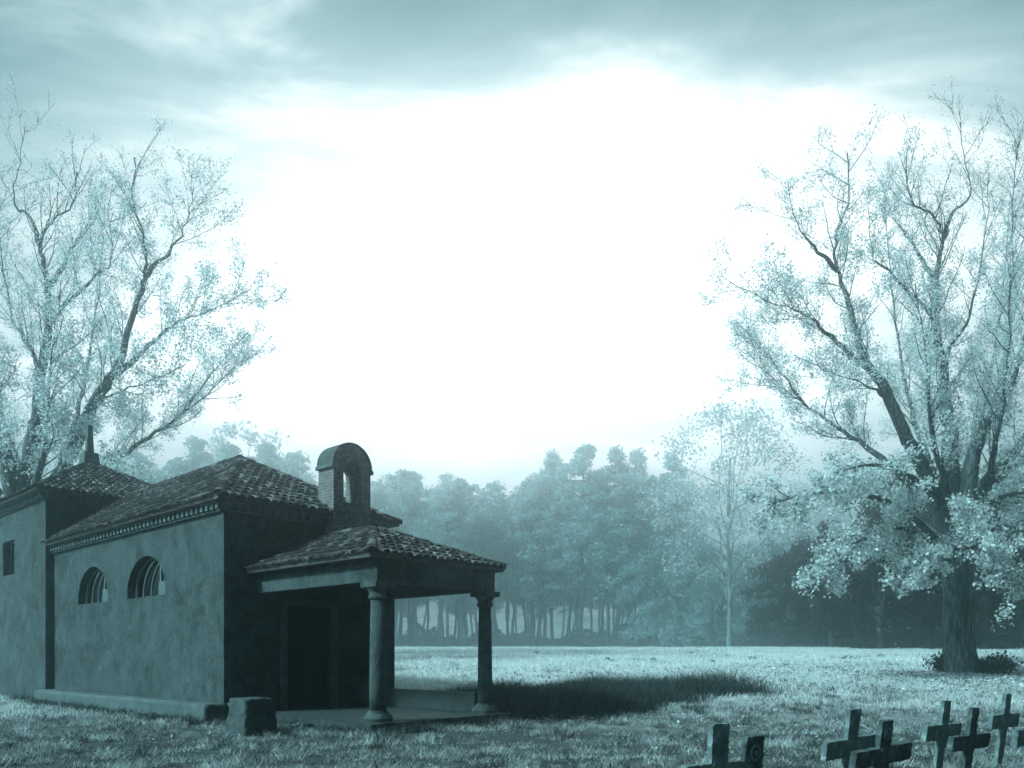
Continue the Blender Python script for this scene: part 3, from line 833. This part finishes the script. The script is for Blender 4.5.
def big_tree(loc, label, mirror=False, scale=1.0, leafn=1.0):
    T = Tree()
    trunk = catmull(L3([(961,682,0),(960,668,0),(959,640,0),(958,600,0),(957,560,0),(956,530,0),(955,505,0)]), 6)
    zz = trunk[:, 2]
    r = np.interp(zz, [-.4, .15, 1.0, 3.0, 4.5, 5.6, 6.6], [.88, .72, .57, .51, .53, .6, .40])
    T.tube(trunk, r, 24)
    spec = dict(levels=3, gap=[.62, .5, .33], len=[2.9, 1.25, .5], wig=.13, up=.07, lift=.3)
    for pts, r0 in LIMBS:
        p = catmull(L3(pts), 5); p[1:-1] += rng.normal(size=(len(p)-2, 3))*.03
        ln = np.linalg.norm(np.diff(p, axis=0), axis=1).sum()
        T.tube(p, np.maximum(r0*(.06+.94*np.linspace(1, 0, len(p))**1.9), .014), 8)
        T.sprout(p, ln, min(r0*.28, .06), 0, spec, .3)
    nhigh = len(T.tips)
    spec2 = dict(levels=3, gap=[.5, .42, .3], len=[1.9, 1.0, .5], wig=.12, up=-.06, lift=-.05)
    for pts, r0 in LOW:
        p = catmull(L3(pts), 5)
        ln = np.linalg.norm(np.diff(p, axis=0), axis=1).sum()
        T.tube(p, np.maximum(r0*np.linspace(1, .15, len(p)), .015), 6)
        T.sprout(p, ln, r0*.5, 0, spec2, .25)
    for pts in BARE:
        p = catmull(L3(pts), 5); T.tube(p, np.linspace(.05, .012, len(p)), 5)
        for i in range(3, len(p)-1, 2):
            d = p[i+1]-p[i]; d = d/np.linalg.norm(d)+rng.normal(size=3)*.6; q = np.array([p[i], p[i]+d*.25, p[i]+d*.5+np.array([0, 0, -.08])]); T.tube(q, np.array([.014, .01, .006]), 3)
    root = empty('broadleaf_tree', loc)
    V, Fq = np.concatenate(T.V), np.concatenate(T.Fq)
    pos, size = [], []
    for k, (pts, lev) in enumerate(T.tips):
        low = k >= nhigh
        zmid = pts[:, 2].mean()
        dens = 1.0 if low else float(np.interp(zmid, [6, 10, 15, 19, 22], [.8, 1.0, .95, .7, .4]))
        rc = math.hypot(pts[:, 0].mean(), pts[:, 1].mean())
        core = min(1.0, max(.12, (rc-1.2)/2.5)) if zmid < 11 else min(1.0, .35+rc/5)
        n = rng.poisson((29 if low else 44)*dens*leafn*core)
        if n == 0: continue
        i = rng.integers(0, len(pts), n)
        pos.append(pts[i]+rng.normal(size=(n, 3))*(.11 if low else .13))
        size.append(rng.uniform(.065, .15, n)*(1.1 if low else float(np.interp(zmid, [5, 12, 20], [.95, .66, .52]))))
    pos, size = np.concatenate(pos), np.concatenate(size)
    lit_top = rng.random(len(pos)) < np.interp(pos[:, 2], [4, 10], [.12, .95])  # share of leaves painted as brightly lit grows with height
    lv, lf = leafquads(pos, size, 0, .72)
    if mirror:
        V = V*np.array([-1, 1, 1]); Fq = Fq[:, ::-1]; lv = lv*np.array([-1, 1, 1]); lf = lf[:, ::-1]
    np_mesh('trunk', V*scale, Fq, M['bark'], root, smooth=True)
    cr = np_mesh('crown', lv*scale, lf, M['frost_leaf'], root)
    cr.data.materials.append(M['top_lit']); cr.data.polygons.foreach_set('material_index', lit_top.astype(np.int32))
    print('big tree leaves', len(size), 'twigs', len(T.tips), 'ztop', lv[:, 2].max()*scale)
    tag(root, label, 'tree')
    return root
tp = at(960, 672, 30)
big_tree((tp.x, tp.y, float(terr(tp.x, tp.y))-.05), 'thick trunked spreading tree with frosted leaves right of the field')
lt = at(22, 672, 38)
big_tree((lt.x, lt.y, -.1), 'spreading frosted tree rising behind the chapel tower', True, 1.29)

# bush at the foot of the tree
def clump(root, n, rad, zc, size, mat, name='crown', cl=10):
    c = rng.normal(size=(cl, 3)); c /= np.linalg.norm(c, axis=1)[:, None]
    c *= rng.random((cl, 1))**.4*np.array([[rad[0], rad[1], rad[2]]])
    k = rng.integers(0, cl, n)
    pos = c[k]+rng.normal(size=(n, 3))*np.array([[rad[0], rad[1], rad[2]]])*.28
    pos[:, 2] += zc; pos = pos[pos[:, 2] > .02]
    v, f = leafquads(pos, rng.uniform(*size, len(pos)), 0, .6)
    return np_mesh(name, v, f, mat, root)
def small_bush(px, py, Y, rad, n, label):
    q = at(px, py, Y); r = empty('bush', (q.x, q.y, float(terr(q.x, q.y))))
    clump(r, n, rad, rad[2]*.7, (.07, .18), M['bush_leaf'], 'foliage', 14)
    mb = MB()
    for i in range(26):
        a = rng.uniform(0, 2*math.pi); l = rng.uniform(.6, 1.1)
        e = (math.cos(a)*rad[0]*l, math.sin(a)*rad[1]*l, rad[2]*rng.uniform(1.0, 1.8))
        mb.tube([(0, 0, 0), (e[0]*.4, e[1]*.4, e[2]*.6), e], [.02, .014, .005], 4)
    mb.build('stem', M['far_bark'], r)
    tag(r, label, 'bush')
small_bush(990, 672, 29.3, (.75, .6, .5), 1500, 'dark twiggy bush growing against the right side of the thick trunk')
small_bush(938, 670, 30.2, (.35, .35, .4), 400, 'small sparse shrub at the left foot of the thick trunk')

# ------------------------------------------------------------------ forest
def foliage_clumps(cents, rads, per, size, flat=.0):
    P, Sz = [], []
    for c, r in zip(cents, rads):
        n = int(per*rng.uniform(.7, 1.3))
        u = rng.normal(size=(n, 3)); u /= np.linalg.norm(u, axis=1)[:, None]
        u *= (rng.random((n, 1))**.45)
        P.append(np.array(c)+u*np.array([r, r, r*(.55 if flat else .8)])); Sz.append(rng.uniform(*size, n))
    return np.concatenate(P), np.concatenate(Sz)

def make_pine(H, bare, spread, name='pine_tree'):
    root = empty(name)
    T = Tree()
    n = 12; z = np.linspace(-.3, H*.96, n); sway = np.cumsum(rng.normal(size=(n, 2))*.13, axis=0)+np.linspace(0, 1, n)[:, None]*rng.normal(size=2)*.5
    tr = np.column_stack([sway[:, 0], sway[:, 1], z])
    T.tube(tr, np.linspace(.16, .04, n)*H/16, 8)
    cents, rads = [], []
    nb = int(40*(1-bare)/.6)
    for i in range(nb):
        f = bare+(1-bare)*(i+rng.random())/nb
        b0 = np.array([np.interp(f*H, z, tr[:, 0]), np.interp(f*H, z, tr[:, 1]), f*H*.96])
        a = rng.uniform(0, 2*math.pi)
        prof = math.sin(math.pi*min(1, ((f-bare)/(1-bare))*.8+.22))**.7
        l = spread*prof*rng.uniform(.5, 1.35)
        e = b0+np.array([math.cos(a)*l, math.sin(a)*l, l*rng.uniform(.05, .5)])
        T.tube(np.array([b0, (b0+e)/2+rng.normal(size=3)*.15, e]), np.array([.06, .04, .015]), 4)
        for t in (.55, .95):
            cents.append(b0+(e-b0)*t+rng.normal(size=3)*.2); rads.append(rng.uniform(.45, 1.0)*(.75+.4*prof))
    for i in range(6):                                          # dead stubs on the bare stem
        f = bare*rng.uniform(.45, 1); a = rng.uniform(0, 2*math.pi)
        b0 = np.array([np.interp(f*H, z, tr[:, 0]), np.interp(f*H, z, tr[:, 1]), f*H*.96]); e = b0+np.array([math.cos(a), math.sin(a), .25])*rng.uniform(.5, 1.3)
        T.tube(np.array([b0, (b0+e)/2, e]), np.array([.03, .02, .008]), 3)
    np_mesh('trunk', np.concatenate(T.V), np.concatenate(T.Fq), M['far_bark'], root, smooth=True)
    P, Sz = foliage_clumps(cents, rads, 85, (.16, .42), flat=1)
    v, f = leafquads(P, Sz, .25, .45)
    np_mesh('crown', v, f, M['pine_leaf'], root)
    return root
def make_bushy(H, W, low, name, mat, per=110, trunkm='far_bark', nclump=46, size=(.16, .4), thick=.3):
    root = empty(name)
    T = Tree()
    T.tube(np.array([[0, 0, -.3], [.1, 0, H*.25], [-.1, .1, H*.5], [.1, 0, H*.8]]), np.array([thick, thick*.85, thick*.6, .08]), 9)
    cents, rads = [], []
    for i in range(nclump):
        f = low+(1-low)*rng.random()**.85
        prof = math.sqrt(max(.05, 1-((f-low-(1-low)*.42)/((1-low)*.62))**2))
        a = rng.uniform(0, 2*math.pi); rr = W*prof*math.sqrt(rng.random())
        c = np.array([math.cos(a)*rr, math.sin(a)*rr, f*H]); cents.append(c); rads.append(rng.uniform(.6, 1.35)*W/4.2)
        s0 = np.array([rng.normal()*.15, rng.normal()*.15, max(.12*H, c[2]*rng.uniform(.45, .8))])
        if i % 3 == 0: T.tube(np.array([s0, s0*.7+c*.3+rng.normal(size=3)*.25, s0*.35+c*.65+rng.normal(size=3)*.3, c]), np.array([.10, .07, .045, .02])*thick/.3, 5)
    np_mesh('trunk', np.concatenate(T.V), np.concatenate(T.Fq), M[trunkm], root, smooth=True)
    P, Sz = foliage_clumps(cents, rads, per, size)
    P = P[P[:, 2] > .1]; Sz = Sz[:len(P)]
    v, f = leafquads(P, Sz, 0, .6)
    np_mesh('crown', v, f, mat, root)
    return root
def dup(root, loc, rz, s):
    r = root.copy(); C.objects.link(r); r.location = loc; r.rotation_euler = (0, 0, rz); r.scale = (s, s, s)
    for ch in list(root.children):
        c = ch.copy(); C.objects.link(c); c.parent = r
    return r
used = set()
def place(proto, x, y, rz, s, label, cat, group):
    if proto.name in used: o = dup(proto, (0, 0, 0), rz, s)
    else: o = proto; used.add(proto.name); o.rotation_euler = (0, 0, rz); o.scale = (s, s, s)
    o.location = (x, y, float(terr(x, y))-.05)
    tag(o, label, cat, group)
    return o

random.seed(7)
pines = [make_pine(15, .36, 2.6), make_pine(16.5, .40, 2.3), make_pine(14, .34, 2.9), make_pine(16, .30, 2.5), make_pine(13, .42, 2.4)]
PL, PG = 'slender misty pine in the row beyond the field behind the porch', 'pines in the hazy row beyond the field'
row = []
for ri, (y0, step) in enumerate(((168, 17), (177, 16), (187, 16), (198, 16), (210, 17))):
    px = 150+ri*9
    while px < 668:
        Y = y0+random.uniform(-5, 5); row.append((px+random.uniform(-8, 8), Y)); px += step*random.uniform(.75, 1.3)
for i, (px, Y) in enumerate(row):
    place(pines[i % 5], (px-512)/F*Y, Y, random.uniform(0, 6.28), random.choice((random.uniform(2.5, 3.1), random.uniform(2.0, 2.6))), PL, 'pine tree', PG)
bushy = [make_bushy(9.5, 3.6, .04, 'bushy_tree', M['bush_leaf']), make_bushy(8, 3.4, .02, 'bushy_tree', M['bush_leaf']), make_bushy(12, 4.2, .08, 'bushy_tree', M['bush_leaf'], nclump=60)]
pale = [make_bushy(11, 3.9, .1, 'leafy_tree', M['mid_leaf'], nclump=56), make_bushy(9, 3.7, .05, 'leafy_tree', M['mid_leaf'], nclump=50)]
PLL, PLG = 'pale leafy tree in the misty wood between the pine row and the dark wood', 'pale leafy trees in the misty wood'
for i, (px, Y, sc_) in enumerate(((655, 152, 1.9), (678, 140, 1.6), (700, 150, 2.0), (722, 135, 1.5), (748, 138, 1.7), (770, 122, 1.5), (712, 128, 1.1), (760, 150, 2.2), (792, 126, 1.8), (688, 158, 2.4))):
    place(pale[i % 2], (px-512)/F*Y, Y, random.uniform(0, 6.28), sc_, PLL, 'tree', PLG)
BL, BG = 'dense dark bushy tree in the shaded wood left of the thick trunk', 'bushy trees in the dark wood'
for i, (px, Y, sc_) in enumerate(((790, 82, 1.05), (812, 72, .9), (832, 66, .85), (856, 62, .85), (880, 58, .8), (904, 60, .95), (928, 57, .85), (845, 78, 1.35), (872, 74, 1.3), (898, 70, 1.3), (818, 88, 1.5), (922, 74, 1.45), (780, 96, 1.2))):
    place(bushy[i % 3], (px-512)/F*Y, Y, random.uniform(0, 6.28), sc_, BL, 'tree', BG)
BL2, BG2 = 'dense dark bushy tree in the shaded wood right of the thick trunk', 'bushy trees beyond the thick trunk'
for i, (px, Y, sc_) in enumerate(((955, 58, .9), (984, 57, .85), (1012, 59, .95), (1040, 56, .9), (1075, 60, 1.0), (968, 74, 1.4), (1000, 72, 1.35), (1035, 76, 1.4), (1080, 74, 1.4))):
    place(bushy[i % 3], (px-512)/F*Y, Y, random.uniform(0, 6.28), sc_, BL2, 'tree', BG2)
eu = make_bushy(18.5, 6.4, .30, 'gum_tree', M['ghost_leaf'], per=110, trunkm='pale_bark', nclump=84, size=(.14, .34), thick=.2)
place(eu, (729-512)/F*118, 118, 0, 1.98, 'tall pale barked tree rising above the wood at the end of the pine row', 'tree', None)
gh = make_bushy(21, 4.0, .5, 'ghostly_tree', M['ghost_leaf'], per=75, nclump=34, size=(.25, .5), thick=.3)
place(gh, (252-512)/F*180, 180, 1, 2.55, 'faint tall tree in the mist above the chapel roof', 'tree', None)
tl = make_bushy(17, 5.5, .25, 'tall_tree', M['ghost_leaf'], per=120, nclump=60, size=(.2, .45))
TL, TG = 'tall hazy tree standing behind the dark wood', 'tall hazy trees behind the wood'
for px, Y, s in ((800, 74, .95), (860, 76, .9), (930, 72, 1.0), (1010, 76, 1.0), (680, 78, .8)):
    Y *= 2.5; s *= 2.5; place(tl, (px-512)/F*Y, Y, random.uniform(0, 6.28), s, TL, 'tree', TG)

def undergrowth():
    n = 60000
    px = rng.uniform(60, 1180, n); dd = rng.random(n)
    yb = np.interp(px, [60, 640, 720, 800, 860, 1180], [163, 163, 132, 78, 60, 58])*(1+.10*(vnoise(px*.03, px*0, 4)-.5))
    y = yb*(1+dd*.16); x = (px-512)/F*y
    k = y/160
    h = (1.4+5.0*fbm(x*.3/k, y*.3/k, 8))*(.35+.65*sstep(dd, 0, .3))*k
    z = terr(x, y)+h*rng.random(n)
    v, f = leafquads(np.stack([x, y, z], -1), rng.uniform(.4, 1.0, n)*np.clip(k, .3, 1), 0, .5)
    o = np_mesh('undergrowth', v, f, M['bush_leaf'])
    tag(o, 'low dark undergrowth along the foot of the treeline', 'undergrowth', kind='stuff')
undergrowth()

# ------------------------------------------------------------------ haze
TINT = (.43, .92, 1.0)
hb = MB(); hb.box(-205, 205, -65, 335, -2.0, 56.0)
hm, nt, out = mat_new('haze_air')
pv = N(nt, 'ShaderNodeVolumePrincipled', Density=.0057, Anisotropy=.92)
pv.inputs['Color'].default_value = (.80, .965, 1.0, 1)
nt.links.new(pv.outputs[0], out.inputs['Volume'])
hz = hb.build('haze', hm); tag(hz, 'thin pale mist filling the air over the field and trees', 'haze', kind='stuff')

# ------------------------------------------------------------------ sky, sun, camera
SUN_EL = 37
sunv = Vector((-.88, -.47, 0)).normalized()
w = bpy.data.worlds.new('World'); sc.world = w; w.use_nodes = True
nt = w.node_tree
for n in list(nt.nodes): nt.nodes.remove(n)
out = nt.nodes.new('ShaderNodeOutputWorld'); bgn = nt.nodes.new('ShaderNodeBackground'); nt.links.new(bgn.outputs[0], out.inputs[0])
sky = N(nt, 'ShaderNodeTexSky', sky_type='NISHITA', sun_disc=False)
sky.sun_elevation = R(SUN_EL); sky.sun_rotation = math.atan2(sunv.x, sunv.y) % (2*math.pi)
sky.dust_density = 3.0
bw = N(nt, 'ShaderNodeRGBToBW'); nt.links.new(sky.outputs[0], bw.inputs[0])
tc = N(nt, 'ShaderNodeTexCoord')
def math_(op, a, b=None, c=None, clamp=False):
    n = N(nt, 'ShaderNodeMath', operation=op, use_clamp=clamp)
    for i, x in enumerate((a, b, c)):
        if x is None: continue
        if isinstance(x, (int, float)): n.inputs[i].default_value = x
        else: nt.links.new(x, n.inputs[i])
    return n.outputs[0]
def mrange(x, a, b, c, d, smooth=True):
    n = N(nt, 'ShaderNodeMapRange', interpolation_type='SMOOTHSTEP' if smooth else 'LINEAR')
    nt.links.new(x, n.inputs[0])
    for i, q in enumerate((a, b, c, d)): n.inputs[i+1].default_value = q
    return n.outputs[0]
sp = N(nt, 'ShaderNodeSeparateXYZ'); nt.links.new(tc.outputs['Generated'], sp.inputs[0])
X, Y_, Z = sp.outputs
# cloud layer seen as a high flat ceiling
zc = math_('ADD', math_('MAXIMUM', Z, 0.0), .30)
cb = N(nt, 'ShaderNodeCombineXYZ'); nt.links.new(math_('DIVIDE', X, zc), cb.inputs[0]); nt.links.new(math_('DIVIDE', Y_, zc), cb.inputs[1])
mp = N(nt, 'ShaderNodeMapping'); mp.inputs['Scale'].default_value = (.9, 2.0, 1); mp.inputs['Location'].default_value = (5.1, 1.35, 0); mp.inputs['Rotation'].default_value = (0, 0, R(-18)); nt.links.new(cb.outputs[0], mp.inputs[0])
c1 = N(nt, 'ShaderNodeTexNoise', Scale=2.4, Detail=10.0, Roughness=.6, Distortion=.5); nt.links.new(mp.outputs[0], c1.inputs['Vector'])
c2 = N(nt, 'ShaderNodeTexNoise', Scale=.8, Detail=3.0, Roughness=.5); nt.links.new(mp.outputs[0], c2.inputs['Vector'])
cl = math_('MULTIPLY_ADD', c2.outputs['Fac'], .5, math_('MULTIPLY', c1.outputs['Fac'], .5))
cloud = math_('ADD', math_('MULTIPLY', mrange(cl, .40, .62, .0, 1.0), .6), math_('MULTIPLY', mrange(c1.outputs['Fac'], .46, .68, 0.0, 1.0), .55))
# bright break in the overcast ahead
dx = math_('MULTIPLY', X, .40); dy = math_('SUBTRACT', Y_, .92); dz = math_('SUBTRACT', Z, .36)
dist = math_('SQRT', math_('ADD', math_('ADD', math_('MULTIPLY', dx, dx), math_('MULTIPLY', dy, dy)), math_('MULTIPLY', dz, dz)))
distn = math_('ADD', dist, math_('MULTIPLY', math_('SUBTRACT', cl, .5), -.42))
glow = math_('MULTIPLY', mrange(distn, .02, .50, 1.0, 0.0), mrange(Z, .08, .27, .10, 1.0))
val = math_('ADD', math_('MULTIPLY', bw.outputs[0], .01), math_('MULTIPLY', math_('MULTIPLY_ADD', cloud, .36, .085), mrange(Y_, -.25, .7, .2, 1.0)))
val = math_('ADD', val, math_('MULTIPLY', glow, 1.06))
# thin parts of the overcast are whiter, thick parts stay slate teal
ramp = N(nt, 'ShaderNodeValToRGB'); e = ramp.color_ramp.elements
e[0].position = 0.1; e[0].color = (.44, .93, 1.0, 1); e[1].position = 1.0; e[1].color = (.97, .99, 1.0, 1)
x = e.new(.38); x.color = (.70, .96, 1.0, 1)
x = e.new(.62); x.color = (.90, .98, 1.0, 1)
nt.links.new(math_('MULTIPLY', val, .8, clamp=True), ramp.inputs[0])
col = N(nt, 'ShaderNodeVectorMath', operation='SCALE'); nt.links.new(ramp.outputs[0], col.inputs[0]); nt.links.new(val, col.inputs['Scale'])
nt.links.new(col.outputs[0], bgn.inputs[0]); bgn.inputs[1].default_value = 1.0

sd = bpy.data.lights.new('sun', 'SUN'); sd.energy = 5.0; sd.angle = R(7); sd.color = (.62, .955, 1.0)
so = bpy.data.objects.new('sun', sd); C.objects.link(so)
to = Vector((sunv.x*math.cos(R(SUN_EL)), sunv.y*math.cos(R(SUN_EL)), math.sin(R(SUN_EL))))
so.rotation_euler = to.to_track_quat('Z', 'Y').to_euler(); so.location = to*60

cd = bpy.data.cameras.new('camera'); cam = bpy.data.objects.new('camera', cd); C.objects.link(cam)
cam.location = (0, 0, EYE); cam.rotation_euler = (R(90), 0, 0)
cd.sensor_width = 36; cd.lens = F/1024*36; cd.shift_y = (HOR-384)/1024; cd.clip_end = 2000
sc.camera = cam

sc.render.engine = 'CYCLES'
cy = sc.cycles
cy.use_denoising = True
try: cy.denoiser = 'OPENIMAGEDENOISE'
except Exception: pass
cy.max_bounces = 6; cy.diffuse_bounces = 3; cy.glossy_bounces = 2; cy.transmission_bounces = 3; cy.volume_bounces = 2; cy.transparent_max_bounces = 4
cy.sample_clamp_indirect = 4.0
sc.view_settings.view_transform = 'Standard'; sc.view_settings.look = 'None'; sc.view_settings.exposure = 0.6; sc.view_settings.gamma = 1
